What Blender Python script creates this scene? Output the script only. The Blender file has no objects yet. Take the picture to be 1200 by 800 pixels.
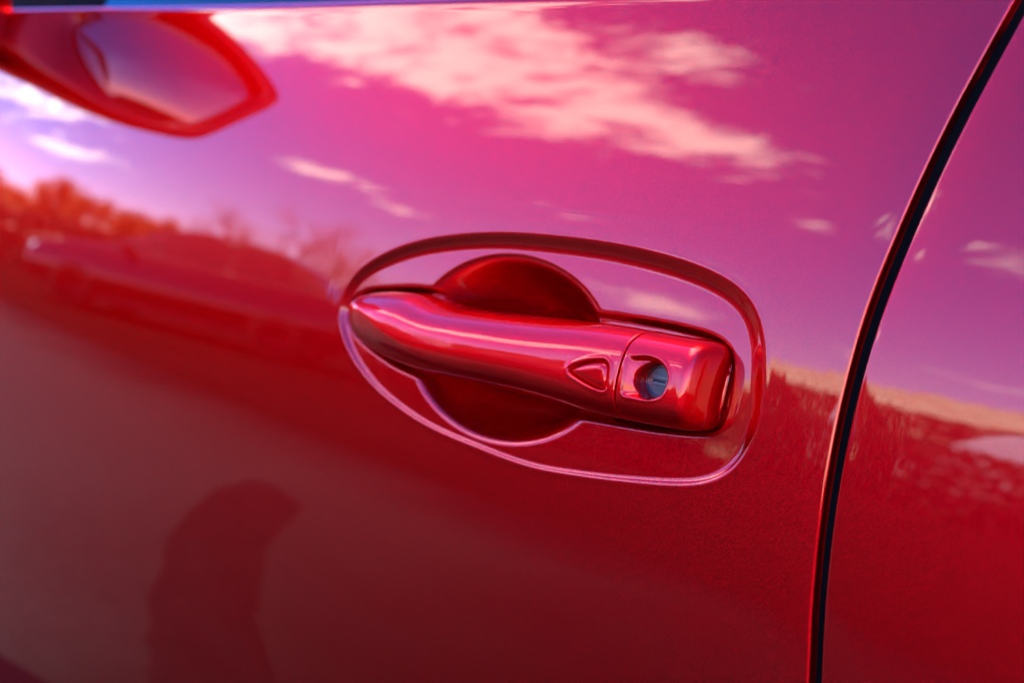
import bpy, bmesh, math, random
import numpy as np
from mathutils import Vector, Matrix, noise as mnoise

scene = bpy.context.scene
COL = scene.collection
random.seed(7)
rad = math.radians

# ------------------------------------------------------------------ camera
ZH = 0.88                       # height of the door handle (m)
cam_d = bpy.data.cameras.new("camera")
cam = bpy.data.objects.new("camera", cam_d)
COL.objects.link(cam)
cam_d.lens = 40.0
cam_d.sensor_width = 36.0
cam_d.clip_start = 0.02
cam_d.clip_end = 2000
cam_d.dof.use_dof = True
cam_d.dof.focus_distance = 0.462
cam_d.dof.aperture_fstop = 6.3
yaw, pitch, roll = rad(40), rad(-3.8), rad(10.0)
fwd = Vector((-math.sin(yaw) * math.cos(pitch), math.cos(yaw) * math.cos(pitch), math.sin(pitch)))
r0 = fwd.cross(Vector((0, 0, 1))).normalized()
u0 = r0.cross(fwd)
rgt = r0 * math.cos(roll) + u0 * math.sin(roll)
upv = u0 * math.cos(roll) - r0 * math.sin(roll)
M = Matrix((rgt, upv, -fwd)).transposed().to_4x4()
M.translation = Vector((0.3073, -0.4022, 0.9216))
cam.matrix_world = M
scene.camera = cam

# ------------------------------------------------------------------ sky and sun
SUN_EL = 66.0
SUN_AZ = -20.0                   # degrees from +Y towards +X
world = bpy.data.worlds.new("World")
scene.world = world
world.use_nodes = True
wt = world.node_tree
wt.nodes.clear()


def wn(kind, **kw):
    n = wt.nodes.new(kind)
    for k, v in kw.items():
        setattr(n, k, v)
    return n


def wl(a, b):
    wt.links.new(a, b)


def wmath(op, a, b=None, clamp=False):
    n = wn("ShaderNodeMath", operation=op)
    n.use_clamp = clamp
    for i, v in enumerate((a, b)):
        if v is None:
            continue
        if isinstance(v, (int, float)):
            n.inputs[i].default_value = v
        else:
            wl(v, n.inputs[i])
    return n.outputs[0]


sky = wn("ShaderNodeTexSky", sky_type="NISHITA")
sky.sun_disc = False
sky.sun_elevation = rad(SUN_EL)
sky.sun_rotation = rad(SUN_AZ)
sky.altitude = 200
sky.air_density = 0.75
sky.dust_density = 0.0
sky.ozone_density = 3.0
tc = wn("ShaderNodeTexCoord")
sep = wn("ShaderNodeSeparateXYZ")
wl(tc.outputs["Generated"], sep.inputs[0])
dx, dy, dz = sep.outputs
az = wmath("MULTIPLY", wmath("ARCTAN2", wmath("MULTIPLY", dx, -1.0), wmath("MULTIPLY", dy, -1.0)), 57.29578)
el = wmath("MULTIPLY", wmath("ARCSINE", dz), 57.29578)
# the clouds lie on a high plane: project the direction onto it
den = wmath("ADD", wmath("MAXIMUM", dz, 0.0), 0.06)
pxx = wmath("DIVIDE", dx, den)
pyy = wmath("DIVIDE", dy, den)
comb = wn("ShaderNodeCombineXYZ")
wl(pxx, comb.inputs[0])
wl(pyy, comb.inputs[1])
mp = wn("ShaderNodeMapping")
mp.inputs["Rotation"].default_value = (0, 0, rad(28))
mp.inputs["Scale"].default_value = (1.0, 2.0, 1.0)
wl(comb.outputs[0], mp.inputs[0])
nz = wn("ShaderNodeTexNoise")
nz.inputs["Scale"].default_value = 3.1
nz.inputs["Detail"].default_value = 9.0
nz.inputs["Roughness"].default_value = 0.64
nz.inputs["Distortion"].default_value = 0.6
wl(mp.outputs[0], nz.inputs["Vector"])


def blob(a0, e0, sa, se, rot, amp):
    """one bank of cloud: a soft patch of sky, azimuth / elevation in degrees"""
    c, s = math.cos(rad(rot)), math.sin(rad(rot))
    da = wmath("SUBTRACT", az, a0)
    de = wmath("SUBTRACT", el, e0)
    p = wmath("DIVIDE", wmath("ADD", wmath("MULTIPLY", da, c), wmath("MULTIPLY", de, s)), sa)
    q = wmath("DIVIDE", wmath("SUBTRACT", wmath("MULTIPLY", de, c), wmath("MULTIPLY", da, s)), se)
    r2 = wmath("ADD", wmath("MULTIPLY", p, p), wmath("MULTIPLY", q, q))
    return wmath("MULTIPLY", wmath("EXPONENT", wmath("MULTIPLY", r2, -1.0)), amp)


BANKS = [
    (58, 20.0, 9, 3.6, 0, 0.34), (45, 20.0, 9, 3.2, 0, 0.36), (33, 19.0, 7, 2.3, 0, 0.34), (50, 24.0, 8, 3.5, 0, 0.30),
    (37, 25.2, 5.5, 2.2, 0, 0.36), (66, 18, 5, 3, 0, 0.32),
    (72, 8.8, 5.0, 1.5, 0, 0.38), (69.5, 6.2, 4.5, 0.7, 0, 0.36), 
    (54, 9.9, 4.5, 0.55, 0, 0.36), (49, 8.7, 2.5, 0.5, 0, 0.36), (39, 11.5, 3.0, 0.5, 0, 0.32),
    (33, 8.6, 4.5, 0.9, 0, 0.36), (26, 15.0, 1.8, 0.6, 0, 0.32), (16, 15.3, 4.0, 0.9, 0, 0.28), (14, 6.2, 7, 0.45, 0, 0.26),
]
tot = None
for b in BANKS:
    o = blob(*b)
    tot = o if tot is None else wmath("ADD", tot, o)
high = wn("ShaderNodeMapRange", interpolation_type="SMOOTHSTEP")
high.inputs["From Min"].default_value = 46.0
high.inputs["From Max"].default_value = 74.0
high.inputs["To Max"].default_value = 0.35
wl(el, high.inputs["Value"])          # broken cloud overhead
tot = wmath("ADD", tot, high.outputs[0])
nf = wn("ShaderNodeTexNoise")          # fine torn edges
nf.inputs["Scale"].default_value = 11.0
nf.inputs["Detail"].default_value = 6.0
nf.inputs["Roughness"].default_value = 0.6
nf.inputs["Distortion"].default_value = 1.2
wl(mp.outputs[0], nf.inputs["Vector"])
fine = wmath("MULTIPLY", wmath("SUBTRACT", nf.outputs["Fac"], 0.5), 0.42)
cov = wmath("ADD", wmath("ADD", nz.outputs["Fac"], fine), wmath("MINIMUM", tot, 0.37))
mr = wn("ShaderNodeMapRange", interpolation_type="SMOOTHSTEP")
mr.inputs["From Min"].default_value = 0.68
mr.inputs["From Max"].default_value = 0.96
mr.inputs["To Max"].default_value = 0.95
wl(cov, mr.inputs["Value"])
mixc = wn("ShaderNodeMix", data_type="RGBA")
wl(mr.outputs[0], mixc.inputs["Factor"])
hsv = wn("ShaderNodeHueSaturation")
hsv.inputs["Saturation"].default_value = 1.5
hsv.inputs["Hue"].default_value = 0.512
hsv.inputs["Value"].default_value = 1.45
wl(sky.outputs[0], hsv.inputs["Color"])
tint = wn("ShaderNodeMix", data_type="RGBA", blend_type="MULTIPLY")
tint.inputs["Factor"].default_value = 1.0
tint.inputs["B"].default_value = (2.20, 1.05, 1.24, 1)
wl(hsv.outputs[0], tint.inputs["A"])
wl(tint.outputs["Result"], mixc.inputs["A"])
mixc.inputs["B"].default_value = (18.5, 17.4, 16.6, 1)
bg = wn("ShaderNodeBackground")
bg.inputs["Strength"].default_value = 0.14
wl(mixc.outputs["Result"], bg.inputs["Color"])
wo = wn("ShaderNodeOutputWorld")
wl(bg.outputs[0], wo.inputs[0])

sun_d = bpy.data.lights.new("sun", "SUN")
sun_d.energy = 5.0
sun_d.angle = rad(0.5)
sun_d.color = (1.0, 0.93, 0.82)
sun = bpy.data.objects.new("sun", sun_d)
COL.objects.link(sun)
sv = Vector((math.sin(rad(SUN_AZ)) * math.cos(rad(SUN_EL)), math.cos(rad(SUN_AZ)) * math.cos(rad(SUN_EL)), math.sin(rad(SUN_EL))))
sun.rotation_euler = sv.to_track_quat('Z', 'Y').to_euler()

vs = scene.view_settings
vs.view_transform = 'Standard'
vs.look = 'None'
vs.gamma = 1.0
vs.use_curve_mapping = False
vs.exposure = 2.1
scene.cycles.max_bounces = 10
scene.cycles.glossy_bounces = 8
scene.cycles.use_denoising = True

# ------------------------------------------------------------------ materials


def new_mat(name):
    m = bpy.data.materials.new(name)
    m.use_nodes = True
    nt = m.node_tree
    p = nt.nodes["Principled BSDF"]
    return m, nt, p


def simple(name, col, rough=0.5, metal=0.0, coat=0.0, noise_amt=0.12, scale=30.0, bump=0.0, spec=0.5):
    m, nt, p = new_mat(name)
    t = nt.nodes.new("ShaderNodeTexCoord")
    n = nt.nodes.new("ShaderNodeTexNoise")
    n.inputs["Scale"].default_value = scale
    n.inputs["Detail"].default_value = 6
    nt.links.new(t.outputs["Object"], n.inputs["Vector"])
    r = nt.nodes.new("ShaderNodeValToRGB")
    lo = [c * (1 - noise_amt) for c in col]
    hi = [min(1, c * (1 + noise_amt)) for c in col]
    r.color_ramp.elements[0].color = (*lo, 1)
    r.color_ramp.elements[1].color = (*hi, 1)
    r.color_ramp.elements[0].position = 0.3
    r.color_ramp.elements[1].position = 0.7
    nt.links.new(n.outputs["Fac"], r.inputs[0])
    nt.links.new(r.outputs[0], p.inputs["Base Color"])
    p.inputs["Roughness"].default_value = rough
    p.inputs["Metallic"].default_value = metal
    p.inputs["Coat Weight"].default_value = coat
    p.inputs["Coat Roughness"].default_value = 0.02
    p.inputs["Specular IOR Level"].default_value = spec
    if bump > 0:
        b = nt.nodes.new("ShaderNodeBump")
        b.inputs["Distance"].default_value = bump
        nt.links.new(n.outputs["Fac"], b.inputs["Height"])
        nt.links.new(b.outputs[0], p.inputs["Normal"])
    return m


def paint(name, base, metal=1.0, rough=0.42, peel=3.0e-6, coat_rough=0.008, coat_ior=1.52):
    """metallic base under a clear coat with a little orange peel"""
    m, nt, p = new_mat(name)
    t = nt.nodes.new("ShaderNodeTexCoord")
    # flakes: each tiny cell of the base layer leans its own way
    v = nt.nodes.new("ShaderNodeTexVoronoi")
    v.inputs["Scale"].default_value = 2600.0
    nt.links.new(t.outputs["Object"], v.inputs["Vector"])
    g = nt.nodes.new("ShaderNodeNewGeometry")
    sub = nt.nodes.new("ShaderNodeVectorMath"); sub.operation = 'SUBTRACT'
    nt.links.new(v.outputs["Color"], sub.inputs[0]); sub.inputs[1].default_value = (0.5, 0.5, 0.5)
    sc = nt.nodes.new("ShaderNodeVectorMath"); sc.operation = 'SCALE'
    sc.inputs["Scale"].default_value = 0.12
    nt.links.new(sub.outputs[0], sc.inputs[0])
    ad = nt.nodes.new("ShaderNodeVectorMath"); ad.operation = 'ADD'
    nt.links.new(g.outputs["Normal"], ad.inputs[0]); nt.links.new(sc.outputs[0], ad.inputs[1])
    no = nt.nodes.new("ShaderNodeVectorMath"); no.operation = 'NORMALIZE'
    nt.links.new(ad.outputs[0], no.inputs[0])
    nt.links.new(no.outputs[0], p.inputs["Normal"])
    # orange peel in the clear coat
    n = nt.nodes.new("ShaderNodeTexNoise")
    n.inputs["Scale"].default_value = 210.0
    n.inputs["Detail"].default_value = 2.0
    nt.links.new(t.outputs["Object"], n.inputs["Vector"])
    b = nt.nodes.new("ShaderNodeBump")
    b.inputs["Distance"].default_value = peel
    b.inputs["Strength"].default_value = 1.0
    nt.links.new(n.outputs["Fac"], b.inputs["Height"])
    nt.links.new(b.outputs[0], p.inputs["Coat Normal"])
    p.inputs["Base Color"].default_value = (*base, 1)
    p.inputs["Metallic"].default_value = metal
    p.inputs["Roughness"].default_value = rough
    p.inputs["Coat Weight"].default_value = 1.0
    p.inputs["Coat Roughness"].default_value = coat_rough
    p.inputs["Coat IOR"].default_value = coat_ior
    p.inputs["Specular Tint"].default_value = (0.6, 0.0, 0.02, 1)
    return m


RED = paint("red_metallic_paint", (0.60, 0.0, 0.004))
HANDLE_RED = paint("handle_red_paint", (0.95, 0.0, 0.005), rough=0.52, coat_rough=0.035, coat_ior=1.46)
RUBBER = simple("black_rubber", (0.006, 0.006, 0.006), 0.8, noise_amt=0.2, spec=0.02)
TRIM = simple("black_trim", (0.02, 0.02, 0.022), 0.35)
STEEL = simple("lock_steel", (0.20, 0.20, 0.195), 0.3, metal=1.0, noise_amt=0.08, scale=900, bump=2e-5)
GLASS = simple("tinted_glass", (0.02, 0.025, 0.03), 0.02, noise_amt=0.05, spec=0.25)
MIRROR = simple("mirror_glass", (0.30, 0.22, 0.27), 0.015, metal=1.0, noise_amt=0.01)
DARKRIM = simple("dark_rim", (0.02, 0.02, 0.02), 0.4, metal=1.0)
TYRE = simple("tyre_rubber", (0.012, 0.012, 0.012), 0.85, spec=0.1)
RIM = simple("alloy_rim", (0.55, 0.56, 0.58), 0.3, metal=1.0)
LAMP = simple("lamp_glass", (0.75, 0.77, 0.8), 0.08, coat=1.0, noise_amt=0.05)
TAIL = simple("tail_lamp_glass", (0.35, 0.01, 0.01), 0.1, coat=1.0)
UNDER = simple("underbody", (0.015, 0.015, 0.015), 0.8)

# ------------------------------------------------------------------ helpers


def obj(name, me, mat, parent=None):
    o = bpy.data.objects.new(name, me)
    COL.objects.link(o)
    if mat is not None and not me.materials:
        me.materials.append(mat)
    if parent is not None:
        o.parent = parent
    return o


def mesh_from(name, verts, faces, smooth=True):
    me = bpy.data.meshes.new(name)
    verts = np.asarray(verts, dtype=np.float32).reshape(-1, 3)
    faces = np.asarray(faces, dtype=np.int32)
    nf, k = faces.shape
    me.vertices.add(len(verts))
    me.vertices.foreach_set("co", verts.ravel())
    me.loops.add(nf * k)
    me.loops.foreach_set("vertex_index", faces.ravel())
    me.polygons.add(nf)
    me.polygons.foreach_set("loop_start", np.arange(0, nf * k, k, dtype=np.int32))
    me.update(calc_edges=True)
    me.polygons.foreach_set("use_smooth", np.full(nf, smooth, dtype=bool))
    me.update()
    return me


def grid_mesh(name, P, flip=False, closed=False):
    """P: (rows, cols, 3) array of points -> one smooth quad sheet"""
    R, C = P.shape[:2]
    idx = np.arange(R * C).reshape(R, C)
    if closed:
        nx = np.roll(idx, -1, axis=1)
        a, b, c, d = idx[:-1], nx[:-1], nx[1:], idx[1:]
    else:
        a, b, c, d = idx[:-1, :-1], idx[:-1, 1:], idx[1:, 1:], idx[1:, :-1]
    q = np.stack([a, b, c, d], -1).reshape(-1, 4)
    if flip:
        q = q[:, ::-1]
    return mesh_from(name, P.reshape(-1, 3), q)


def tag(o, label=None, cat=None, group=None, kind=None):
    if label: o["label"] = label
    if cat: o["category"] = cat
    if group: o["group"] = group
    if kind: o["kind"] = kind
    return o


def empty(name, loc=(0, 0, 0), rz=0.0):
    o = bpy.data.objects.new(name, None)
    o.empty_display_size = 0.1
    COL.objects.link(o)
    o.location = loc
    o.rotation_euler = (0, 0, rz)
    return o


def bm_mesh(name, bm, smooth=False):
    me = bpy.data.meshes.new(name)
    bmesh.ops.recalc_face_normals(bm, faces=bm.faces[:])
    bm.to_mesh(me)
    bm.free()
    for p in me.polygons:
        p.use_smooth = smooth
    return me


def bm_box(bm, c, s, bevel=0.0, rot=None):
    r = bmesh.ops.create_cube(bm, size=1.0)
    vs_ = r["verts"]
    for v in vs_:
        v.co = Vector((v.co.x * s[0], v.co.y * s[1], v.co.z * s[2]))
    if bevel > 0:
        es = {e for v in vs_ for e in v.link_edges}
        rb = bmesh.ops.bevel(bm, geom=list(es), offset=bevel, segments=3, profile=0.5, affect='EDGES')
        vs_ = list({v for f in rb["faces"] for v in f.verts} | {v for v in vs_ if v.is_valid})
    mt = (rot.to_4x4() if rot else Matrix.Identity(4))
    mt = Matrix.Translation(Vector(c)) @ mt
    bmesh.ops.transform(bm, matrix=mt, verts=vs_)


def catmull_closed(pts, n=360, smooth=0.0):
    p = np.asarray(pts, float)
    out = []
    N = len(p)
    for i in range(N):
        p0, p1, p2, p3 = p[i - 1], p[i], p[(i + 1) % N], p[(i + 2) % N]
        t = np.linspace(0, 1, 24, endpoint=False)[:, None]
        out.append(0.5 * ((2 * p1) + (-p0 + p2) * t + (2 * p0 - 5 * p1 + 4 * p2 - p3) * t ** 2 + (-p0 + 3 * p1 - 3 * p2 + p3) * t ** 3))
    q = np.concatenate(out)
    d = np.r_[0, np.cumsum(np.linalg.norm(np.diff(np.r_[q, q[:1]], axis=0), axis=1))]
    s = np.linspace(0, d[-1], n, endpoint=False)
    qq = np.r_[q, q[:1]]
    r = np.stack([np.interp(s, d, qq[:, 0]), np.interp(s, d, qq[:, 1])], -1)
    if smooth > 0:                                  # circular gaussian smoothing, sigma in metres
        step = d[-1] / n
        f = np.fft.fftfreq(n, step)
        g = np.exp(-2 * (np.pi * f * smooth) ** 2)
        r = np.stack([np.fft.ifft(np.fft.fft(r[:, k]) * g).real for k in (0, 1)], -1)
    return r


def sdf(poly, X, Z):
    """signed distance to a closed polygon, positive inside"""
    sh = X.shape
    x, z = X.ravel(), Z.ravel()
    best = np.full(x.shape, 1e9)
    inside = np.zeros(x.shape, bool)
    A = poly
    B = np.roll(poly, -1, axis=0)
    for (ax, ay), (bx, by) in zip(A, B):
        ex, ey = bx - ax, by - ay
        t = np.clip(((x - ax) * ex + (z - ay) * ey) / (ex * ex + ey * ey + 1e-18), 0, 1)
        d2 = (x - ax - t * ex) ** 2 + (z - ay - t * ey) ** 2
        np.minimum(best, d2, out=best)
        if ay != by:
            cr = ((ay > z) != (by > z)) & (x < (bx - ax) * (z - ay) / (by - ay) + ax)
            inside ^= cr
    d = np.sqrt(best)
    return np.where(inside, d, -d).reshape(sh)


def sstep(t):
    t = np.clip(t, 0, 1)
    return t * t * t * (t * (t * 6 - 15) + 10)


def smax(a, b, k):
    h = np.clip(0.5 + 0.5 * (a - b) / k, 0, 1)
    return b * (1 - h) + a * h + k * h * (1 - h)


def spline(xs, ys):
    """monotone-ish cubic through points (finite difference tangents)"""
    xs, ys = np.asarray(xs, float), np.asarray(ys, float)
    m = np.gradient(ys, xs)

    def f(x):
        x = np.clip(x, xs[0], xs[-1])
        i = np.clip(np.searchsorted(xs, x) - 1, 0, len(xs) - 2)
        h = xs[i + 1] - xs[i]
        t = (x - xs[i]) / h
        return ((2 * t ** 3 - 3 * t ** 2 + 1) * ys[i] + (t ** 3 - 2 * t ** 2 + t) * h * m[i]
                + (-2 * t ** 3 + 3 * t ** 2) * ys[i + 1] + (t ** 3 - t ** 2) * h * m[i + 1])
    return f


# ------------------------------------------------------------------ body side surface
T0 = math.tan(rad(3.0))
RZ, RX = 1.5, 9.0


def S(x, z):
    """how far the body side lies inward (+Y) at x, z"""
    w = z - ZH
    return T0 * w + w * w / (2 * RZ) + x * x / (2 * RX)


# shut lines between front and rear door (x as a function of z)
GZ = [0.25, 0.50, 0.70, 0.788, 0.819, 0.857, 0.8925, 0.924, 0.957, 0.993, 1.0305, 1.045, 1.10]
GX = [0.195, 0.172, 0.1515, 0.1405, 0.1358, 0.1320, 0.1309, 0.1323, 0.1370, 0.1440, 0.1535, 0.1575, 0.174]
gap_front = spline(GZ, GX)
GW = spline([0.25, 0.788, 0.857, 0.924, 0.993, 1.10], [0.0047, 0.0046, 0.0050, 0.0057, 0.0059, 0.0059])


def gap_rear(z):
    return gap_front(z) + GW(z)


BELT = spline([-0.95, -0.70, -0.30, 0.10, 0.6, 1.2], [1.068, 1.0626, 1.0545, 1.0555, 1.062, 1.080])

# ------------------------------------------------------------------ handle recess in the door skin
C1 = catmull_closed([(-0.1521, 0.878), (-0.1525, 0.8881), (-0.1474, 0.9005), (-0.1339, 0.9115), (-0.1111, 0.922), (-0.0828, 0.9297), (-0.0502, 0.9348), (-0.0143, 0.937), (0.0191, 0.9372), (0.0505, 0.9346), (0.0722, 0.9298), (0.0849, 0.9229), (0.0926, 0.9121), (0.0965, 0.8992), (0.0994, 0.8827), (0.0985, 0.8706), (0.0944, 0.8593), (0.0858, 0.8512), (0.0729, 0.8461), (0.0487, 0.8412), (0.0224, 0.8371), (-0.0062, 0.8341), (-0.0383, 0.835), (-0.0739, 0.8378), (-0.1075, 0.8458), (-0.1305, 0.8563), (-0.1445, 0.8673)], 420, 0.004)
# seat: the opening just wider than the handle
SEAT = catmull_closed([(-0.1480, 0.880), (-0.1470, 0.888), (-0.1390, 0.8950), (-0.120, 0.8995), (-0.0993, 0.9025), (-0.07, 0.9040), (-0.03, 0.9055), (0.0103, 0.9075), (0.0335, 0.9085), (0.0560, 0.9086), (0.0715, 0.9075), (0.0806, 0.9030), (0.0838, 0.8947), (0.0850, 0.8830), (0.0846, 0.8753), (0.0820, 0.8697), (0.0740, 0.8672), (0.0560, 0.8645), (0.0341, 0.8625), (0.0, 0.8600), (-0.05, 0.8590), (-0.0896, 0.8590), (-0.115, 0.8630), (-0.1385, 0.8710)], 360, 0.002)
BOWL_C, BOWL_A, BOWL_B = (-0.0365, 0.8832), 0.0590, 0.0418


def recess(X, Z):
    s1 = sdf(C1, X, Z)
    vz = np.clip((Z - 0.835) / 0.10, 0, 1)          # 0 bottom, 1 top of the dish
    w1 = 0.0020 + 0.0062 * vz
    d1 = 0.0007 + 0.0020 * vz
    u = s1 / w1
    u = np.clip(0.5 * (u + np.sqrt(u * u + 0.16 ** 2)), 0, 1)      # soft fold at the outer edge
    D = d1 * (1 - (1 - u) ** 2.2)
    D -= 0.00008 * np.exp(-((s1 + 0.0012) / 0.0014) ** 2)   # raised pressed lip
    s2 = sdf(SEAT, X, Z)
    seat = 0.0065 * sstep((s2 + 0.0015) / 0.0045)
    r = np.sqrt(((X - BOWL_C[0]) / BOWL_A) ** 2 + ((Z - BOWL_C[1]) / BOWL_B) ** 2)
    bowl = 0.031 * (1 - r ** 3.0)
    bowl = smax(bowl, np.zeros_like(bowl), 0.006 + 0.003 * np.clip((0.890 - Z) / 0.03, 0, 1))
    k = 0.002
    D += 0.5 * (seat + bowl + np.sqrt((seat - bowl) ** 2 + k * k)) - 0.5 * k
    return D


def fine_axis(a, b, fa, fb, step, growth, big):
    """coordinates from a to b, `step` apart between fa and fb, growing outside"""
    mid = list(np.linspace(fa, fb, int(round((fb - fa) / step)) + 1))
    lo, s, x = [], step, fa
    while x > a:
        s = min(big, s * growth)
        x -= s
        lo.append(max(x, a))
    hi, s, x = [], step, fb
    while x < b:
        s = min(big, s * growth)
        x += s
        hi.append(min(x, b))
    return np.array(lo[::-1] + mid + hi)


def roll_profile(r, flange, n=10):
    """(u along surface measured from the edge inwards as negative, depth) round an edge"""
    th = np.linspace(0, math.pi / 2, n)
    u = -r + r * np.sin(th)
    d = r * (1 - np.cos(th))
    fl = np.linspace(0.15, 1, 5) * flange
    return np.r_[u, np.zeros(5)], np.r_[d, r + fl]


def door_skin(name, mat, parent):
    X0 = -0.86
    xs = fine_axis(X0, 0.106, -0.162, 0.105, 0.0005, 1.12, 0.008)
    zs = fine_axis(0.30, 1.10, 0.825, 0.946, 0.0005, 1.10, 0.006)
    zs = zs[zs < 1.0999]
    t = np.linspace(0, 1, len(zs))
    Zb, Xb = np.meshgrid(zs, xs, indexing="ij")
    r = 0.0013
    # stretch the rows above the fine area so that the last one follows the belt line
    top = BELT(Xb)
    f = np.clip((Zb - 0.95) / (zs[-1] - 0.95), 0, 1)
    Zb = np.where(Zb > 0.95, 0.95 + f * (top - 0.006 - 0.95), Zb)
    Y = S(Xb, Zb)
    m = (Xb > -0.165) & (Xb < 0.1075) & (Zb > 0.82) & (Zb < 0.95)
    Rr = np.zeros_like(Y)
    Rr[m] = recess(Xb[m], Zb[m])
    Y = Y + Rr
    P = np.stack([Xb, Y, Zb], -1)
    # columns from the fine area to the rear edge and round it
    u = 1 - (1 - np.linspace(0, 1, 46)[1:]) ** 1.6
    z_ = P[:, -1, 2]
    xe = gap_front(z_) - r
    xc = xs[-1] + u[None, :] * (xe - xs[-1])[:, None]
    zc = np.repeat(z_[:, None], xc.shape[1], 1)
    s = (gap_front(z_)[:, None] - xc)
    crown = 0.0007 * np.clip(1 - s / 0.022, 0, 1) ** 2.2
    yc = S(xc, zc) + crown
    uu, dd = roll_profile(r, 0.020)
    xr = gap_front(z_)[:, None] + uu[None, 1:]
    zr = np.repeat(z_[:, None], xr.shape[1], 1)
    yr = S(xr, zr) + 0.0007 * np.clip(1 - (gap_front(z_)[:, None] - xr) / 0.022, 0, 1) ** 2.2 + dd[None, 1:]
    P = np.concatenate([P, np.stack([xc, yc, zc], -1), np.stack([xr, yr, zr], -1)], 1)
    # roll the belt edge inwards
    rr = 0.006
    th = np.linspace(0, math.pi / 2, 9)[1:]
    last = P[-1]
    rows = []
    for a in th:
        q = last.copy()
        q[:, 2] += rr * math.sin(a)
        q[:, 1] += rr * (1 - math.cos(a)) + 0.02 * 0
        rows.append(q)
    q = rows[-1].copy(); q[:, 1] += 0.012; rows.append(q)
    P = np.concatenate([P, np.array(rows)], 0)
    return obj(name, grid_mesh(name, P), mat, parent)


def rear_skin(name, mat, parent):
    r = 0.0013
    zs = np.concatenate([np.linspace(0.30, 0.75, 40), np.linspace(0.752, 1.0, 120)[0:], np.linspace(1.004, 1.05, 14)])
    u, d = roll_profile(r, 0.020)
    s = np.concatenate([np.linspace(r, 0.03, 28)[1:], np.linspace(0.034, 0.95, 110)])
    Z = zs[:, None]
    g = gap_rear(zs)[:, None]
    xr = g - u[::-1][None, :]
    xm = g + s[None, :]
    X = np.concatenate([xr, xm], 1)
    Zf = np.repeat(Z, X.shape[1], 1)
    f = np.clip((Zf - 0.95) / 0.10, 0, 1)
    Zf = np.where(Zf > 0.95, 0.95 + f * (BELT(X) - 0.006 - 0.95), Zf)
    sd = np.maximum(X - g, 0)
    Y = S(X, Zf) + 0.0007 * np.clip(1 - sd / 0.022, 0, 1) ** 2.2
    Y[:, :len(u)] += d[::-1][None, :]
    P = np.stack([X, Y, Zf], -1)
    rr = 0.006
    rows = []
    for a in np.linspace(0, math.pi / 2, 9)[1:]:
        q = P[-1].copy()
        q[:, 2] += rr * math.sin(a)
        q[:, 1] += rr * (1 - math.cos(a))
        rows.append(q)
    q = rows[-1].copy(); q[:, 1] += 0.012; rows.append(q)
    P = np.concatenate([P, np.array(rows)], 0)
    return obj(name, grid_mesh(name, P), mat, parent)


# ------------------------------------------------------------------ the red car
car = empty("parked_car", (0, 0, 0))
tag(car, "glossy metallic red car with a pull door handle and keyhole, seen close up", "car")
front_door = door_skin("front_door", RED, car)
rear_door = rear_skin("rear_door", RED, car)

# ------------------------------------------------------------------ door handle
TOPF = spline([-0.1475, -0.1455, -0.1413, -0.1335, -0.1243, -0.1059, -0.0915, -0.0810, -0.0690, -0.0500, -0.0275, 0.0018, 0.0203, 0.0403, 0.0633, 0.0785, 0.0880],
              [0.8862, 0.8882, 0.8900, 0.8932, 0.8958, 0.8990, 0.8996, 0.8984, 0.8975, 0.8985, 0.9003, 0.9027, 0.9040, 0.9047, 0.9052, 0.9054, 0.9054])
BOTF = spline([-0.1475, -0.1455, -0.1419, -0.1353, -0.1219, -0.1047, -0.0885, -0.0494, -0.0175, 0.0121, 0.0403, 0.0645, 0.082, 0.0880],
              [0.8800, 0.8768, 0.8742, 0.8705, 0.8668, 0.8641, 0.8628, 0.8628, 0.8640, 0.8650, 0.8662, 0.8676, 0.8690, 0.8695])
PROT = spline([-0.1475, -0.1455, -0.1425, -0.138, -0.130, -0.110, -0.085, -0.05, 0.0, 0.04, 0.088],
              [-0.0035, 0.0008, 0.0048, 0.0090, 0.0138, 0.0185, 0.0215, 0.0238, 0.0240, 0.0235, 0.0228])
CREASE = spline([-0.146, -0.138, -0.127, -0.1122, -0.0962, -0.0797, -0.0549, -0.0325, -0.0116, 0.02],
                [0.8885, 0.8890, 0.8880, 0.8838, 0.8788, 0.8745, 0.8700, 0.8680, 0.8665, 0.8640])
LEAN = 0.04                     # the outer face leans back at the top
YB = 0.0055
BACK = spline([-0.148, -0.10, -0.06, 0.0, 0.03, 0.088], [0.0, 0.0, 0.015, 0.015, 0.0, 0.0])
X_END = 0.0805
SPLIT = 0.0468

BUTTON = catmull_closed([(x_ + 0.0030, z_) for x_, z_ in [(0.0200, 0.8828), (0.0262, 0.8868), (0.0345, 0.8892), (0.0372, 0.8888), (0.0385, 0.8868), (0.0391, 0.8810), (0.0383, 0.8787), (0.0338, 0.8785), (0.0257, 0.8803)]], 160, 0.0004)
DISH = catmull_closed([(0.0492, 0.8934), (0.0530, 0.8945), (0.0575, 0.8955), (0.0640, 0.8950), (0.0690, 0.8916), (0.0706, 0.8862), (0.0688, 0.8808), (0.0629, 0.8783), (0.0560, 0.8778), (0.0502, 0.8783), (0.0496, 0.886)], 200, 0.0005)
HOLE = (0.0612, 0.8858, 0.0074)


def grow(poly, d):
    c = np.roll(poly, -1, 0) - np.roll(poly, 1, 0)
    n = np.stack([c[:, 1], -c[:, 0]], -1)
    n /= np.linalg.norm(n, axis=1)[:, None]
    area = 0.5 * np.sum(poly[:, 0] * np.roll(poly[:, 1], -1) - np.roll(poly[:, 0], -1) * poly[:, 1])
    return poly + n * d * (1 if area > 0 else -1)


def bar_relief(X, Z):
    s = sdf(grow(BUTTON, 0.0007), X, Z)
    d = 0.0026 * sstep((s + 0.0002) / 0.0006)
    d -= 0.00025 * np.exp(-((s + 0.0009) / 0.0009) ** 2)
    return d


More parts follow.
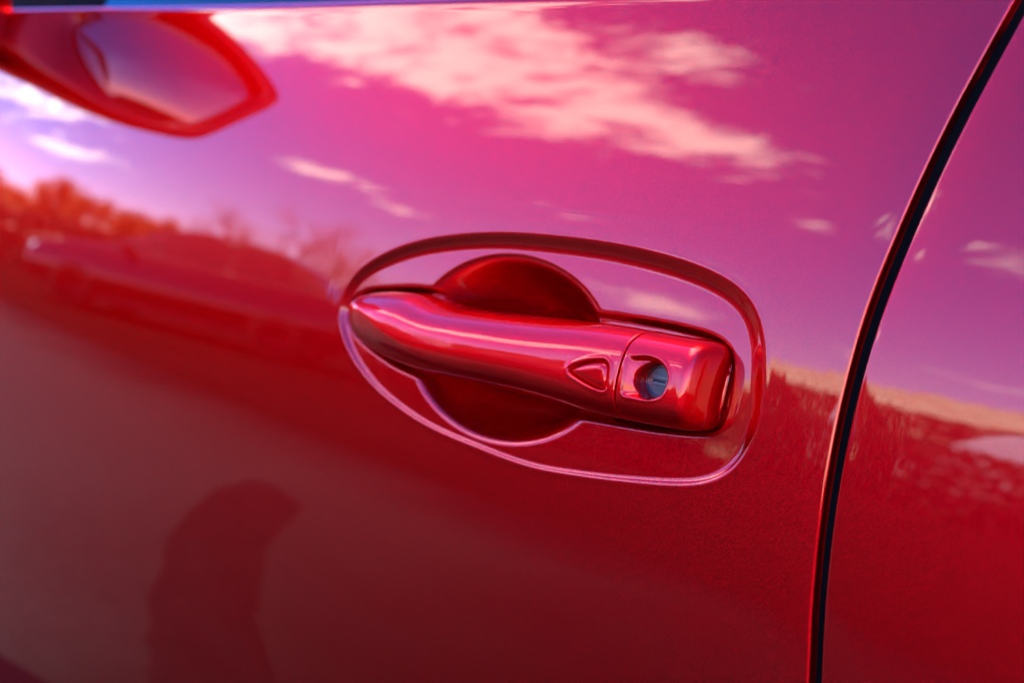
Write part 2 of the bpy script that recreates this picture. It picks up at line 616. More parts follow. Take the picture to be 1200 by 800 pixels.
def cap_relief(X, Z):
    s = sdf(DISH, X, Z)
    ramp = np.clip((X - 0.0494) / 0.0070, 0, 1)
    ramp = ramp * ramp * (3 - 2 * ramp)
    d = 0.0030 * ramp * sstep((s + 0.0002) / 0.0026)
    d -= 0.00018 * np.exp(-((s + 0.0004) / 0.0007) ** 2)
    rr = np.hypot(X - HOLE[0], Z - HOLE[1])
    d += (0.0105 - d) * sstep((HOLE[2] + 0.0003 - rr) / 0.0007)
    return d


def sweep(name, xs, n_exp, relief, end_l, end_r, rnd=0.0007, box=None):
    """half-oval sections along x; end_l / end_r: 'tip', 'cut' or 'cap'"""
    NS = 330
    rows = []
    ZM = []
    for x, sh in xs:
        zt, zb, P = float(TOPF(x)), float(BOTF(x)), float(PROT(x))
        zc, hz = 0.5 * (zt + zb), 0.5 * (zt - zb)
        n = n_exp(x)
        e = X_END - x
        if end_r == 'cap':
            rc = 0.0085
            if e < rc:
                k = 1 - e / rc
                g = (1 - k ** 2.6) ** (1 / 2.6)
                hz -= 0.0085 * (1 - g)
            rp = 0.0058
            if e < rp:
                k = 1 - e / rp
                P = -YB + (P + YB) * max(0.0, (1 - k ** 3.0)) ** (1 / 3.0)
        th = np.linspace(0, math.pi, 900)
        c, s = np.cos(th), np.sin(th)
        zz = zc + hz * np.sign(c) * np.abs(c) ** (2 / n)
        tot = P + YB
        yy = YB - tot * np.abs(s) ** (2 / n) + float(BACK(x)) * (1 - np.abs(s)) ** 3
        # resample evenly along the section
        L = np.r_[0, np.cumsum(np.hypot(np.diff(zz), np.diff(yy)))]
        tt = np.linspace(0, L[-1], NS)
        zz, yy = np.interp(tt, L, zz), np.interp(tt, L, yy)
        front = np.clip((YB - yy) / max(tot, 1e-6), 0, 1)
        yy = yy + front * (LEAN * (zz - zc))
        if x < 0.02:                                  # bevel below the crease that runs back from the nose
            kz = float(CREASE(x))
            yy = yy + front * 0.30 * 0.5 * ((kz - zz) + np.sqrt((kz - zz) ** 2 + 0.0010 ** 2)) * (1 - float(sstep(np.array((x + 0.06) / 0.08))))
        if sh > 0:                                   # rounded rim next to a cut
            zz = zc + (zz - zc) * (1 - sh / max(hz, 1e-4))
            yy = YB + (yy - YB) * (1 - sh / max(tot, 1e-4))
        rows.append(np.stack([np.full(NS, x), yy, zz], -1))
        ZM.append(front)
    P = np.array(rows)
    Fm = np.array(ZM)
    X, Y, Z = P[..., 0], P[..., 1], P[..., 2]
    if relief is not None:
        m = (Fm > 0.55) & (X > box[0]) & (X < box[1]) & (Z > 0.8755) & (Z < 0.8985)
        Y[m] += relief(X[m], Z[m])
    # the joint between bar and cap bows a little
    bow = 0.0016 * ((Z - 0.8865) / 0.0180) ** 2 * np.exp(-((X - SPLIT) / 0.012) ** 2)
    X = X + bow
    Y = Y + S(X, Z)
    P = np.stack([X, Y, Z], -1)
    # close the back and the cut ends
    me = grid_mesh(name, P, closed=True)
    bm = bmesh.new(); bm.from_mesh(me)
    bm.edges.ensure_lookup_table()
    bmesh.ops.holes_fill(bm, edges=[e for e in bm.edges if e.is_boundary], sides=0)
    bmesh.ops.recalc_face_normals(bm, faces=bm.faces[:])
    for f in bm.faces:
        if len(f.verts) > 4:
            f.smooth = False
    bm.to_mesh(me); bm.free()
    return me


def rim_rows(x, side, r=0.0008, n=6):
    """x stations round a cut edge: side -1 = cut at the low x end, +1 = at the high x end"""
    out = []
    for a in np.linspace(0, math.pi / 2, n):
        out.append((x + side * (-r + r * math.sin(a)), r * (1 - math.cos(a))))
    out.append((x, 0.004))
    return out if side > 0 else out[::-1]


def nexp(x):
    return 2.7 + 0.9 * float(sstep(np.array((x + 0.02) / 0.08)))


tip = [(-0.1475 + 0.0175 * t * t, 0.0) for t in np.linspace(0.02, 1, 40)]
body = [(x, 0.0) for x in np.arange(-0.1295, 0.014, 0.0007)]
fine = [(x, 0.0) for x in np.arange(0.0144, SPLIT - 0.0009 - 0.0004, 0.00025)]
bar_x = tip + body + fine + rim_rows(SPLIT - 0.0003, 1)
me = sweep("door_handle", bar_x, nexp, bar_relief, 'tip', 'cut', box=(0.018, 0.0455))
handle = obj("door_handle", me, HANDLE_RED, car)

cap_x = rim_rows(SPLIT + 0.0005, -1) + [(x, 0.0) for x in np.arange(SPLIT + 0.0015, X_END - 0.0085, 0.00025)] + \
        [(X_END - 0.0085 * (1 - t), 0.0) for t in np.sin(np.linspace(0, math.pi / 2, 46))[1:]]
me = sweep("lock_cover", cap_x, nexp, cap_relief, 'cut', 'cap', box=(SPLIT + 0.0012, 0.0730))
cover = obj("lock_cover", me, HANDLE_RED, car)


def front_y(x, z):
    """outer face of the handle at x (before relief), near mid height"""
    zt, zb, P = float(TOPF(x)), float(BOTF(x)), float(PROT(x))
    zc, hz = 0.5 * (zt + zb), 0.5 * (zt - zb)
    n = nexp(x)
    k = min(0.999, abs(z - zc) / hz)
    return YB - (P + YB) * (1 - k ** n) ** (1 / n) + LEAN * (z - zc) + S(x, z)


# sensor button: a small wedge with a ridge, set in its recess
cx, cz = 0.0368, 0.8848
RN = 14
rows = []
for k in range(RN + 1):
    f = 1 - k / RN
    f2 = f
    row = []
    for (px_, pz_) in BUTTON:
        x, z = cx + (px_ - cx) * f2, cz + (pz_ - cz) * f2
        ridge = 0.884 + (x - 0.0225) * 0.14
        up_ = np.clip((BUTTON[:, 1].max() - z), 0, 1)
        h = 0.0018 * (1 - f ** 6)
        tilt = 0.0011 * (1 - f ** 2) * (1.0 if z > ridge else max(0.0, 1 - (ridge - z) / 0.006))
        row.append((x, front_y(x, z) + 0.0019 - h - 0.5 * tilt, z))
    rows.append(row)
button = obj("sensor_button", grid_mesh("sensor_button", np.array(rows), closed=True, flip=True), HANDLE_RED, handle)

# lock cylinder at the bottom of the keyhole
bm = bmesh.new()
yf = front_y(HOLE[0], HOLE[1])
rings = [(0.0076, 0.0112), (0.0071, 0.0095), (0.0064, 0.0091), (0.0060, 0.0091), (0.0058, 0.0095), (0.0055, 0.0093)]
vr = []
for (r_, d_) in rings:
    vr.append([bm.verts.new((HOLE[0] + r_ * math.cos(a), yf + d_, HOLE[1] + r_ * math.sin(a))) for a in np.linspace(0, 2 * math.pi, 48, endpoint=False)])
for a, b in zip(vr[:-1], vr[1:]):
    for i in range(48):
        bm.faces.new((a[i], a[(i + 1) % 48], b[(i + 1) % 48], b[i]))
bm.faces.new(vr[-1])
lock = obj("lock_cylinder", bm_mesh("lock_cylinder", bm, False), STEEL, cover)
bm = bmesh.new()
for dx_, dz_, sx_, sz_ in ((0, 0.0012, 0.0080, 0.0012), (0, -0.0012, 0.0080, 0.0012), (-0.0034, 0, 0.0010, 0.0012), (0.0034, 0, 0.0010, 0.0012)):
    bm_box(bm, (HOLE[0] + dx_, yf + 0.0090, HOLE[1] + dz_), (sx_, 0.0010, sz_), 0.00015)
obj("key_shutter", bm_mesh("key_shutter", bm, False), STEEL, cover)
bm = bmesh.new()
bm_box(bm, (HOLE[0], yf + 0.0094, HOLE[1]), (0.0060, 0.0004, 0.0009))
obj("key_slot", bm_mesh("key_slot", bm, False), TRIM, cover)

# rubber seal and jamb inside the shut line
zs = np.linspace(0.27, 1.055, 80)
P = []
for k, dxx in enumerate((0.0003, 0.0044)):
    P.append([(float(gap_front(z)) + dxx, float(S(0.14, z)) + 0.0062, z) for z in zs])
obj("door_seal", grid_mesh("door_seal", np.array(P).transpose(1, 0, 2)), RUBBER, car)

# belt weatherstrip and window glass
xs_ = np.linspace(-0.86, 1.08, 120)


def strip(profile, x0=-0.86, x1=1.08):
    xs2 = np.linspace(x0, x1, 120)
    return np.array([[(x, float(S(x, BELT(x))) + dy_, float(BELT(x)) + dz_) for (dy_, dz_) in profile] for x in xs2])


obj("belt_seal", grid_mesh("belt_seal", strip([(0.0165, -0.012), (0.0165, -0.006), (0.018, -0.003), (0.022, -0.0015), (0.025, -0.003), (0.025, -0.02)])), RUBBER, car)
obj("side_window", grid_mesh("side_window", strip([(0.0262, -0.03), (0.0262 + 0.03, 0.06), (0.0262 + 0.085, 0.19), (0.0262 + 0.165, 0.36)], -0.598, 1.08)), GLASS, car)
obj("mirror_sail", grid_mesh("mirror_sail", strip([(0.0255, -0.03), (0.0255 + 0.03, 0.06), (0.0255 + 0.07, 0.15)], -0.90, -0.59)), RUBBER, car)

# door mirror
mir = empty("door_mirror", (0, 0, 0)); mir.parent = car


def loop_pts(cen, ys, zs_):
    return ys, zs_


MO = catmull_closed([(0.045, 1.022), (-0.02, 1.016), (-0.085, 1.016), (-0.145, 1.024), (-0.180, 1.036), (-0.215, 1.072), (-0.246, 1.108), (-0.250, 1.124), (-0.225, 1.140), (-0.17, 1.158), (-0.10, 1.166), (-0.03, 1.166), (0.03, 1.150), (0.045, 1.09)], 160, 0.003)   # (y, z) outline of the housing
MI = catmull_closed([(-0.020, 1.082), (-0.045, 1.056), (-0.085, 1.036), (-0.135, 1.036), (-0.172, 1.054), (-0.206, 1.096), (-0.208, 1.112), (-0.165, 1.134), (-0.10, 1.142), (-0.05, 1.125)], 160, 0.003)
c0 = MO.mean(0)
ci = MI.mean(0)
# align the start of both loops
k = np.argmin(np.abs(np.arctan2(*(MI - ci).T[::-1]) - np.arctan2(*(MO[0] - ci)[::-1])))
MI = np.roll(MI, -k, 0)
prof = [(-0.150, 0.10), (-0.148, 0.30), (-0.140, 0.52), (-0.115, 0.76), (-0.075, 0.92), (-0.035, 0.99), (-0.006, 1.0)]
rows = []
for (xo, f) in prof:
    q = c0 + (MO - c0) * f
    rows.append(np.stack([np.full(160, -0.68 + xo), q[:, 0], q[:, 1]], -1))
for t, xo in ((0.08, 0.0), (0.3, 0.003), (0.6, 0.002), (0.9, -0.003), (1.0, -0.030)):
    q = MO + (MI - MO) * t
    rows.append(np.stack([np.full(160, -0.68 + xo), q[:, 0], q[:, 1]], -1))
obj("mirror_housing", grid_mesh("mirror_housing", np.array(rows), closed=True), RED, mir)
rows = []
for f in np.linspace(1.02, 0.0, 14):
    q = ci + (MI - ci) * f
    rows.append(np.stack([-0.690 - 0.004 * f * f - 0.19 * (q[:, 0] - ci[0]) - 0.012, q[:, 0], q[:, 1]], -1))
obj("mirror_glass", grid_mesh("mirror_glass", np.array(rows), closed=True), MIRROR, mir)

# ------------------------------------------------------------------ generic car body (used behind the door skins and for the cars across the lane)
SIDE = [(-2.05, 0.32), (-2.12, 0.48), (-2.08, 0.66), (-1.90, 0.84), (-1.45, 0.95), (-0.95, 1.01), (-0.45, 1.04), (0.4, 1.045), (1.1, 1.06), (1.75, 1.08), (2.02, 1.05), (2.10, 0.85), (2.12, 0.55), (2.05, 0.34)]
ROOF = [(-1.05, 1.0), (-0.30, 1.42), (0.10, 1.52), (0.6, 1.54), (1.15, 1.50), (1.55, 1.36), (1.90, 1.06)]


def body_mesh(name, side, y0, y1, inset, n_round=5):
    """closed side outline extruded across the car with rounded shoulders"""
    s = np.array(side)
    c = s.mean(0)
    rows = []
    ys = [(y0 + 0.0, 0.90), (y0 + 0.02, 0.955), (y0 + 0.06, 0.985), (y0 + 0.14, 1.0), (y1 - 0.14, 1.0), (y1 - 0.06, 0.985), (y1 - 0.02, 0.955), (y1, 0.90)]
    for (y, f) in ys:
        q = c + (s - c) * np.array([0.5 + 0.5 * f, f])
        rows.append(np.stack([q[:, 0], np.full(len(q), y), q[:, 1]], -1))
    me = grid_mesh(name, np.array(rows), closed=True)
    bm = bmesh.new(); bm.from_mesh(me)
    bmesh.ops.holes_fill(bm, edges=[e for e in bm.edges if e.is_boundary], sides=0)
    bmesh.ops.recalc_face_normals(bm, faces=bm.faces[:])
    bm.to_mesh(me); bm.free()
    return me


def wheel(parent, x, y, mat_t=TYRE, mat_r=RIM):
    def lathe(name, prof, mat, par):
        rows = []
        for (r_, yy) in prof:
            a = np.linspace(0, 2 * math.pi, 40, endpoint=False)
            rows.append(np.stack([x + r_ * np.cos(a), np.full(40, y + yy), 0.33 + r_ * np.sin(a)], -1))
        return obj(name, grid_mesh(name, np.array(rows), closed=True), mat, par)
    t = lathe("wheel", [(0.21, -0.10), (0.30, -0.11), (0.325, -0.08), (0.33, 0), (0.325, 0.08), (0.30, 0.11), (0.21, 0.10)], mat_t, parent)
    lathe("rim", [(0.001, -0.07), (0.06, -0.075), (0.08, -0.05), (0.15, -0.06), (0.19, -0.09), (0.21, -0.095), (0.212, 0.09)], mat_r, t)
    return t


def other_car(loc, rz, mat, label, group):
    c = empty("parked_car", loc, rz)
    tag(c, label, "car", group)
    obj("car_body", body_mesh("car_body", SIDE, -0.88, 0.88, 0), mat, c)
    # glasshouse: glass band with a painted roof on top
    s = np.array(ROOF)
    rows = []
    for (y, f) in ((-0.80, 0.0), (-0.74, 0.35), (-0.66, 0.80), (-0.60, 0.96), (-0.5, 1.0), (0.5, 1.0), (0.60, 0.96), (0.66, 0.80), (0.74, 0.35), (0.80, 0.0)):
        q = s.copy()
        q[:, 1] = 1.0 + (s[:, 1] - 1.0) * f
        rows.append(np.stack([q[:, 0], np.full(len(q), y), q[:, 1]], -1))
    obj("window_glass", grid_mesh("window_glass", np.array(rows)), GLASS, c)
    rows = []
    s2 = np.array([(-0.34, 1.41), (0.10, 1.53), (0.6, 1.555), (1.15, 1.515), (1.58, 1.36)])
    for (y, f) in ((-0.625, 0.90), (-0.60, 0.965), (-0.5, 1.003), (0.5, 1.003), (0.60, 0.965), (0.625, 0.90)):
        q = s2.copy()
        q[:, 1] = 1.0 + (s2[:, 1] - 1.0) * f
        rows.append(np.stack([q[:, 0], np.full(len(q), y), q[:, 1] + 0.004], -1))
    obj("roof", grid_mesh("roof", np.array(rows)), mat, c)
    for sgn in (-1, 1):
        bm = bmesh.new(); bm_box(bm, (-1.98, sgn * 0.62, 0.72), (0.16, 0.36, 0.13), 0.03, Matrix.Rotation(sgn * 0.25, 3, 'Z'))
        obj("headlight", bm_mesh("headlight", bm, True), LAMP, c)
        bm = bmesh.new(); bm_box(bm, (2.05, sgn * 0.68, 0.86), (0.10, 0.26, 0.22), 0.03)
        obj("tail_light", bm_mesh("tail_light", bm, True), TAIL, c)
        bm = bmesh.new(); bm_box(bm, (-0.62, sgn * 0.97, 1.06), (0.12, 0.20, 0.13), 0.04)
        obj("side_mirror", bm_mesh("side_mirror", bm, True), mat, c)
        for x_ in (-0.28, 0.62, 1.25):              # pillars between the side panes
            bm = bmesh.new()
            bm_box(bm, (x_ + 0.02, sgn * 0.712, 1.24), (0.06, 0.03, 0.46), 0.008, Matrix.Rotation(sgn * 0.36, 3, 'X'))
            obj("pillar", bm_mesh("pillar", bm, False), mat if x_ > 1 else TRIM, c)
        for x_ in (-1.32, 1.36):
            wheel(c, x_, sgn * 0.80, TYRE, DARKRIM)
    bm = bmesh.new(); bm_box(bm, (-2.09, 0, 0.52), (0.10, 1.1, 0.16), 0.03)
    obj("grille", bm_mesh("grille", bm, False), TRIM, c)
    bm = bmesh.new(); bm_box(bm, (0, 0, 0.30), (3.6, 1.6, 0.16), 0.02)
    obj("underbody", bm_mesh("underbody", bm, False), UNDER, c)
    return c


# body of the red car behind the skins
S2 = [(x, z) for x, z in SIDE]
bs = obj("car_body", body_mesh("car_body", [(x + 0.35, min(z, 1.02)) for x, z in S2], 0.075, 1.75, 0), RED, car)
s = np.array(ROOF) + np.array([0.35, 0])
rows = []
for (y, f) in ((0.215, 0.86), (0.25, 0.955), (0.36, 1.0), (1.46, 1.0), (1.56, 0.955), (1.62, 0.86), (1.74, 0.10)):
    q = s.copy(); q[:, 1] = 1.0 + (s[:, 1] - 1.0) * f
    rows.append(np.stack([q[:, 0], np.full(len(q), y), q[:, 1]], -1))
obj("roof", grid_mesh("roof", np.array(rows)), RED, car)
xs2 = np.linspace(-1.75, -0.866, 60)
zz2 = np.linspace(0.55, 0.985, 40)
Zg, Xg = np.meshgrid(zz2, xs2, indexing="ij")
f = (Zg - 0.55) / 0.435
Zg = 0.55 + f * (0.40 + 0.07 * (Xg + 1.75) / 0.9)
Yg = S(Xg, Zg) + 0.05 * np.clip((-1.1 - Xg) / 0.65, 0, 1) ** 2
obj("front_fender", grid_mesh("front_fender", np.stack([Xg, Yg, Zg], -1)), RED, car)
bm = bmesh.new(); bm_box(bm, (0.1, 0.16, 0.235), (2.4, 0.12, 0.10), 0.02)
obj("sill", bm_mesh("sill", bm, True), TRIM, car)
for x_ in (-1.30, 1.60):
    wheel(car, x_, 0.17)
    wheel(car, x_, 1.62)

# ------------------------------------------------------------------ ground
m, nt, p = new_mat("asphalt")
t = nt.nodes.new("ShaderNodeTexCoord")
n1 = nt.nodes.new("ShaderNodeTexNoise"); n1.inputs["Scale"].default_value = 0.6; n1.inputs["Detail"].default_value = 5
n2 = nt.nodes.new("ShaderNodeTexNoise"); n2.inputs["Scale"].default_value = 120; n2.inputs["Detail"].default_value = 4
nt.links.new(t.outputs["Object"], n1.inputs["Vector"]); nt.links.new(t.outputs["Object"], n2.inputs["Vector"])
mx = nt.nodes.new("ShaderNodeMath"); mx.operation = 'MULTIPLY'
nt.links.new(n1.outputs["Fac"], mx.inputs[0]); nt.links.new(n2.outputs["Fac"], mx.inputs[1])
cr = nt.nodes.new("ShaderNodeValToRGB")
cr.color_ramp.elements[0].position = 0.12; cr.color_ramp.elements[0].color = (0.005, 0.005, 0.005, 1)
cr.color_ramp.elements[1].position = 0.42; cr.color_ramp.elements[1].color = (0.010, 0.010, 0.010, 1)
nt.links.new(mx.outputs[0], cr.inputs[0]); nt.links.new(cr.outputs[0], p.inputs["Base Color"])
p.inputs["Roughness"].default_value = 0.85
p.inputs["Specular IOR Level"].default_value = 0.0
bp = nt.nodes.new("ShaderNodeBump"); bp.inputs["Distance"].default_value = 0.004
nt.links.new(n2.outputs["Fac"], bp.inputs["Height"]); nt.links.new(bp.outputs[0], p.inputs["Normal"])
ASPHALT = m
bm = bmesh.new()
bmesh.ops.create_grid(bm, x_segments=40, y_segments=40, size=400)
tag(obj("ground", bm_mesh("ground", bm), ASPHALT), kind="structure")

# sunlit tarmac with shade painted in, black to the rear and far side
m, nt, p = new_mat("tarmac_painted_shade")
t = nt.nodes.new("ShaderNodeTexCoord")
sx = nt.nodes.new("ShaderNodeSeparateXYZ"); nt.links.new(t.outputs["Object"], sx.inputs[0])
n1 = nt.nodes.new("ShaderNodeTexNoise"); n1.inputs["Scale"].default_value = 0.9; n1.inputs["Detail"].default_value = 7
n2 = nt.nodes.new("ShaderNodeTexNoise"); n2.inputs["Scale"].default_value = 14; n2.inputs["Detail"].default_value = 6
nt.links.new(t.outputs["Object"], n1.inputs["Vector"]); nt.links.new(t.outputs["Object"], n2.inputs["Vector"])
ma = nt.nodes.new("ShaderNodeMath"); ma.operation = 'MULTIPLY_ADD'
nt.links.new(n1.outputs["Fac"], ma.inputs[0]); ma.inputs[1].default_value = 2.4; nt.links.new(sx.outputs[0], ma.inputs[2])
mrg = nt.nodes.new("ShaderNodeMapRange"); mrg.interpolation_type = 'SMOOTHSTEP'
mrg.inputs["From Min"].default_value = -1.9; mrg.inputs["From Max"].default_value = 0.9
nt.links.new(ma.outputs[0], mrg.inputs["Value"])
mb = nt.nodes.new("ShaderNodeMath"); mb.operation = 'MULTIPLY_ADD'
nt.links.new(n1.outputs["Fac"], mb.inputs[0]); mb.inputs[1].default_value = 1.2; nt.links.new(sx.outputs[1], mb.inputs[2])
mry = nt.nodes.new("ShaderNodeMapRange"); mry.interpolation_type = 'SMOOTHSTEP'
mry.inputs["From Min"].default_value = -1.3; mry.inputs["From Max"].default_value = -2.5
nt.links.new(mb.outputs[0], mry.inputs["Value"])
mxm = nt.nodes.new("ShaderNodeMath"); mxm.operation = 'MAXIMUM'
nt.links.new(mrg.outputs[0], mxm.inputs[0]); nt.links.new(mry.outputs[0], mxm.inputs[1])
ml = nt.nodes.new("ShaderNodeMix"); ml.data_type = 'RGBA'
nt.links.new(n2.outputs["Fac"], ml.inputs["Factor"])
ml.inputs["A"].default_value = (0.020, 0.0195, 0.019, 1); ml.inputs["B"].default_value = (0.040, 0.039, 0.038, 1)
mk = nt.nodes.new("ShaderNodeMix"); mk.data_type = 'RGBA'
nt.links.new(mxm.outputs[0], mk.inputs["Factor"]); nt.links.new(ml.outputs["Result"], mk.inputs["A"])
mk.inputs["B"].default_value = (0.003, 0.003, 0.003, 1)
nt.links.new(mk.outputs["Result"], p.inputs["Base Color"])
p.inputs["Roughness"].default_value = 0.9
p.inputs["Specular IOR Level"].default_value = 0.08
SHADED_TARMAC = m
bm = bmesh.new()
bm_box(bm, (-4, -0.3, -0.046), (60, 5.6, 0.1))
tag(obj("pavement", bm_mesh("pavement", bm), SHADED_TARMAC), kind="structure")

# shadow of the person at the camera, painted as a curved dark patch
PAINTED_SHADOW = simple("painted_shadow", (0.005, 0.005, 0.005), 0.85, noise_amt=0.4, scale=9, spec=0.1)
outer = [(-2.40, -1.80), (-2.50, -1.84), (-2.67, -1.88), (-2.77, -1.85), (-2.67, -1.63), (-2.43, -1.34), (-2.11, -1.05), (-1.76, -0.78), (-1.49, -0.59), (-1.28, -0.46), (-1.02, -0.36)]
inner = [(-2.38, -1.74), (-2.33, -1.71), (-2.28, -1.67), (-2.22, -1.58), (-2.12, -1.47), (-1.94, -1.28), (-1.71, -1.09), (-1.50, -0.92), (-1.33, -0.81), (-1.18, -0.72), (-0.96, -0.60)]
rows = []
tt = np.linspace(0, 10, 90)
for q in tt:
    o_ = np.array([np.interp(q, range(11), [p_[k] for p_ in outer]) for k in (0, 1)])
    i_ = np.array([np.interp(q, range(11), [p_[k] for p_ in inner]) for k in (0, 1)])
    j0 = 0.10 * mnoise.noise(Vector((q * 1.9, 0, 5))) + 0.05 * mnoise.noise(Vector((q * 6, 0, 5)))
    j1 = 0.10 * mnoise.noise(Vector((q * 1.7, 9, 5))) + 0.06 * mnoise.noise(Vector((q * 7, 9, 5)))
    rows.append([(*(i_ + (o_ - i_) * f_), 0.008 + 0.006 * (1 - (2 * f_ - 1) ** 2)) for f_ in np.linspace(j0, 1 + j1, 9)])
tag(obj("shadow_patch", grid_mesh("shadow_patch", np.array(rows)), PAINTED_SHADOW), "curved dark painted shadow on the grey asphalt beside the red car", "shadow patch")

# ------------------------------------------------------------------ dry grass bank far across the lane
GRASS = simple("dry_grass", (0.90, 0.68, 0.40), 0.9, noise_amt=0.35, scale=1.2)
rows = []
for i in range(90):
    a = rad(-45 + i * 1.0)
    row = []
    for k, (d, h) in enumerate(((34, 0.0), (36, 1.2), (38, 2.5), (41, 3.7), (46, 4.7), (60, 4.4), (75, -0.2))):
        hh = h * (0.97 + 0.10 * mnoise.noise(Vector((i * 0.11, k * 0.5, 3.1))) + 0.05 * mnoise.noise(Vector((i * 0.6, k, 9.0))))
        if a > rad(30): hh *= max(0.3, 1 - (math.degrees(a) - 30) / 14)
        row.append((-d * math.sin(a), -d * math.cos(a), hh))
    rows.append(row)
tag(obj("hill", grid_mesh("hill", np.array(rows)), GRASS), kind="structure")

# ------------------------------------------------------------------ trees
BARK = simple("bark", (0.10, 0.075, 0.055), 0.9, noise_amt=0.3, scale=8)
LEAF_O = simple("orange_leaves", (0.55, 0.19, 0.03), 0.6, noise_amt=0.45, scale=1.5)
LEAF_Y = simple("yellow_leaves", (0.62, 0.38, 0.05), 0.6, noise_amt=0.35, scale=1.5)
LEAF_R = simple("rust_leaves", (0.26, 0.07, 0.03), 0.6, noise_amt=0.45, scale=1.5)
LEAF_B = simple("pale_twigs", (0.40, 0.27, 0.20), 0.8, noise_amt=0.3, scale=2)


def tree_meshes(seed, h, spread, leaf_mat, leaves, leaf_size, trunk_h):
    rnd = random.Random(seed)
    bm = bmesh.new()

    def limb(p0, p1, ra, rb):
        d = (p1 - p0)
        q = d.to_track_quat('Z', 'Y')
        ring = []
        for p_, r_ in ((p0, ra), (p1, rb)):
            ring.append([bm.verts.new(p_ + q @ Vector((r_ * math.cos(a), r_ * math.sin(a), 0))) for a in [k * math.pi / 3 for k in range(6)]])
        for k in range(6):
            bm.faces.new((ring[0][k], ring[0][(k + 1) % 6], ring[1][(k + 1) % 6], ring[1][k]))
    top = Vector((rnd.uniform(-.2, .2), rnd.uniform(-.2, .2), h * 0.72))
    limb(Vector((0, 0, 0)), top, 0.16, 0.05)
    ends = []
    for k in range(14):
        f = rnd.uniform(0.35, 1.0)
        p0 = top * f
        a = rnd.uniform(0, 2 * math.pi)
        e = p0 + Vector((math.cos(a) * spread * rnd.uniform(.4, .95), math.sin(a) * spread * rnd.uniform(.4, .95), h * rnd.uniform(0.08, 0.28)))
        limb(p0, e, 0.05, 0.012)
        ends.append(e)
        for j in range(2):
            e2 = e + Vector((rnd.uniform(-.6, .6), rnd.uniform(-.6, .6), rnd.uniform(.1, .6)))
            limb(p0.lerp(e, .6), e2, 0.025, 0.008); ends.append(e2)
    trunk = bm_mesh("trunk", bm)
    vs_, fs = [], []
    for k in range(leaves):
        c = rnd.choice(ends) + Vector((rnd.gauss(0, .42), rnd.gauss(0, .42), rnd.gauss(0, .34)))
        n = Vector((rnd.gauss(0, 1), rnd.gauss(0, 1), rnd.gauss(0, 1))).normalized()
        t_ = n.orthogonal().normalized(); b_ = n.cross(t_)
        s_ = leaf_size * rnd.uniform(.6, 1.3)
        i = len(vs_)
        vs_ += [c + t_ * s_, c + b_ * s_ * .6, c - t_ * s_, c - b_ * s_ * .6]
        fs.append((i, i + 1, i + 2, i + 3))
    me = mesh_from("crown", np.array([tuple(v) for v in vs_]), np.array(fs), False)
    me.materials.append(leaf_mat)
    trunk.materials.append(BARK)
    return trunk, me


KINDS = {
    'orange': [tree_meshes(1, 5.2, 2.0, LEAF_O, 7000, .13, 1.4), tree_meshes(2, 4.6, 2.2, LEAF_O, 7000, .13, 1.2)],
    'yellow': [tree_meshes(3, 4.4, 1.7, LEAF_Y, 2200, .15, 1.2)],
    'rust': [tree_meshes(4, 5.6, 2.0, LEAF_R, 2600, .16, 1.4)],
    'bare': [tree_meshes(5, 5.6, 1.9, LEAF_B, 900, .09, 1.6), tree_meshes(6, 6.0, 2.1, LEAF_B, 900, .09, 1.6)],
}


def tree(kind, az_, dist, sc_, label):
    a = rad(az_)
    t_, c_ = random.choice(KINDS[kind])
    e = empty({'orange': 'autumn_tree', 'yellow': 'autumn_tree', 'rust': 'autumn_tree', 'bare': 'bare_tree'}[kind], (-dist * math.sin(a), -dist * math.cos(a), 0), random.uniform(0, 6.28))
    e.scale = (sc_, sc_, sc_)
    tag(e, label, "tree", "trees across the lane")
    tr = obj("trunk", t_, None, e)
    obj("crown", c_, None, e)


for k, az_ in enumerate((60.2, 61.8, 63.4, 65.2, 67, 69, 71, 73, 75, 77, 79, 81)):
    tree('orange', az_, 46 + 3 * math.sin(k * 2.1), 0.64 + 0.07 * math.sin(k * 1.7), "orange autumn tree in the row across the lane")
for k, az_ in enumerate((48, 50, 52, 54, 56, 58.2)):
    tree('bare', az_, 52 + 3 * math.sin(k * 1.3), 1.0 + 0.10 * math.sin(k * 2.7), "nearly leafless pale tree in the row across the lane")
for k, az_ in enumerate((29.3, 31.0)):
    tree('yellow', az_, 36 + k, 0.85, "yellow autumn tree in the row across the lane")
for k, az_ in enumerate(()):
    tree('rust', az_, 44 + 3 * math.sin(k), 0.93 + 0.08 * math.sin(k * 2.2), "rust coloured tree in the row across the lane")

# ------------------------------------------------------------------ cars parked across the lane
GREY = paint("dark_grey_paint", (0.006, 0.006, 0.007), 0.5, 0.4)
WHITE = simple("white_paint", (0.88, 0.88, 0.86), 0.3, coat=1.0, noise_amt=0.02)
MAROON = paint("maroon_paint", (0.12, 0.01, 0.015), 0.5, 0.4)


def at(az_, d):
    return (-d * math.sin(rad(az_)), -d * math.cos(rad(az_)), 0)


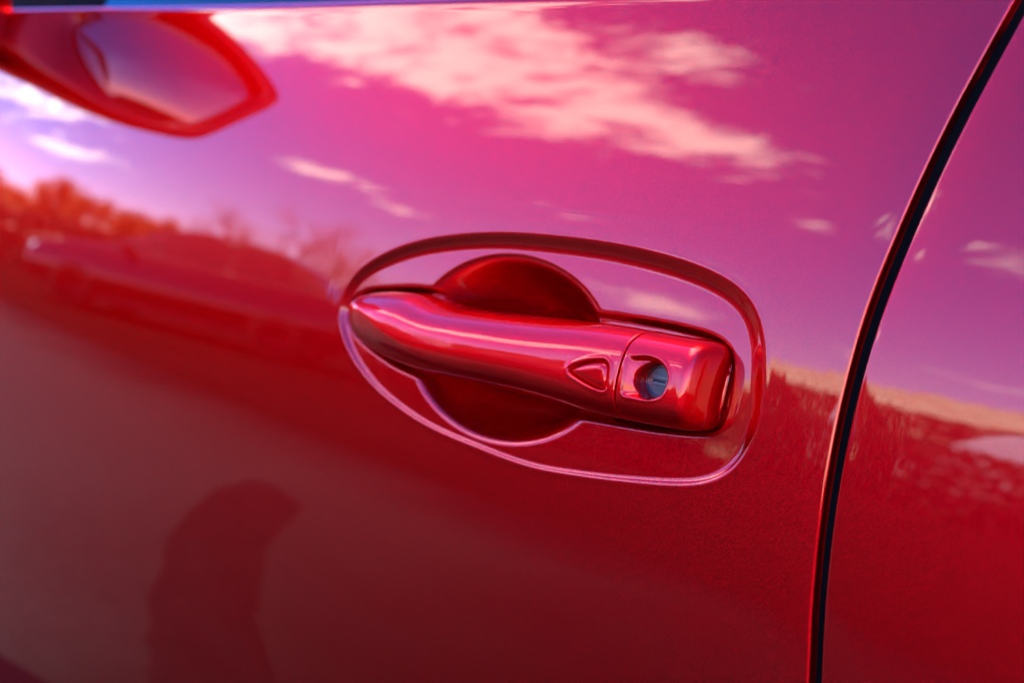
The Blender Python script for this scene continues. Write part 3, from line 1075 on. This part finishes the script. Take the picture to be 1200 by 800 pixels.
other_car(at(60, 11.5), rad(-38), GREY, "dark grey car parked across the lane, first in the row", "cars parked across the lane")
other_car(at(38, 13.0), rad(-20), MAROON, "maroon car parked across the lane, second in the row", "cars parked across the lane")
van = empty("parked_van", at(8.5, 15.5), rad(3))
tag(van, "white van parked behind the low dark hedge", "van")
VS = [(-2.5, 0.3), (-2.62, 0.6), (-2.5, 0.95), (-1.9, 1.12), (-1.2, 1.62), (-0.9, 1.72), (0, 1.76), (2.3, 1.74), (2.5, 1.6), (2.55, 0.9), (2.5, 0.35)]
obj("van_body", body_mesh("van_body", VS, -0.9, 0.9, 0), WHITE, van)
bm = bmesh.new()
for x_ in (-0.75, 0.35, 1.6):
    bm_box(bm, (x_, 0.885, 0.98), (0.95, 0.02, 0.20), 0.006)
obj("van_window", bm_mesh("van_window", bm), GLASS, van)
for x_ in (-1.6, 1.6):
    for y_ in (-0.8, 0.8):
        wheel(van, x_, y_)

# clipped hedges between the lane and the trees
HEDGE = simple("hedge_leaves", (0.035, 0.030, 0.014), 0.8, noise_amt=0.5, scale=6)


def hedge(az0, az1, d0, d1, h, label, mat=None, name='hedge'):
    rnd = random.Random(int(az0 * 7))
    p0, p1 = np.array(at(az0, d0)), np.array(at(az1, d1))
    L = np.linalg.norm(p1 - p0)
    ax = (p1 - p0) / L
    nn = np.array([-ax[1], ax[0], 0])
    n = int(L * 900 * max(1, h / 1.5))
    dome = h > 3.5
    vs_, fs = [], []
    for k in range(n):
        f, w, zz = rnd.random(), rnd.uniform(-0.4, 0.4), h * rnd.random() ** 0.7
        top = h * (0.93 + 0.10 * mnoise.noise(Vector((f * L * 0.8, 0, az0))))
        if dome:
            top *= min(1.0, (f / 0.35) ** 0.45) * (0.97 + 0.12 * mnoise.noise(Vector((f * L * 0.35, 3, 1))))
        c = p0 + ax * f * L + nn * w + np.array([0, 0, zz * top / h])
        a = np.array([rnd.gauss(0, 1), rnd.gauss(0, 1), rnd.gauss(0, 1)]); a *= 0.065 / np.linalg.norm(a)
        b = np.cross(a, [rnd.gauss(0, 1), rnd.gauss(0, 1), rnd.gauss(0, 1)]); b *= 0.05 / (np.linalg.norm(b) + 1e-9)
        i = len(vs_)
        vs_ += [c + a, c + b, c - a, c - b]
        fs.append((i, i + 1, i + 2, i + 3))
    tag(obj(name, mesh_from(name, np.array(vs_), np.array(fs), False), mat or HEDGE), label, name)


hedge(-4, 26, 13.0, 14.0, 1.28, "low dark hedge in front of the white van")
hedge(28, 80, 17.0, 26.0, 1.55, "long dark hedge behind the parked cars")
hedge(20.0, 47.0, 31.5, 31.0, 3.9, "tall rust brown thicket left of the pale grass bank", LEAF_R, "thicket")
hedge(-12, 26, 23.0, 22.0, 2.25, "dark hedge between the white van and the pale grass bank")
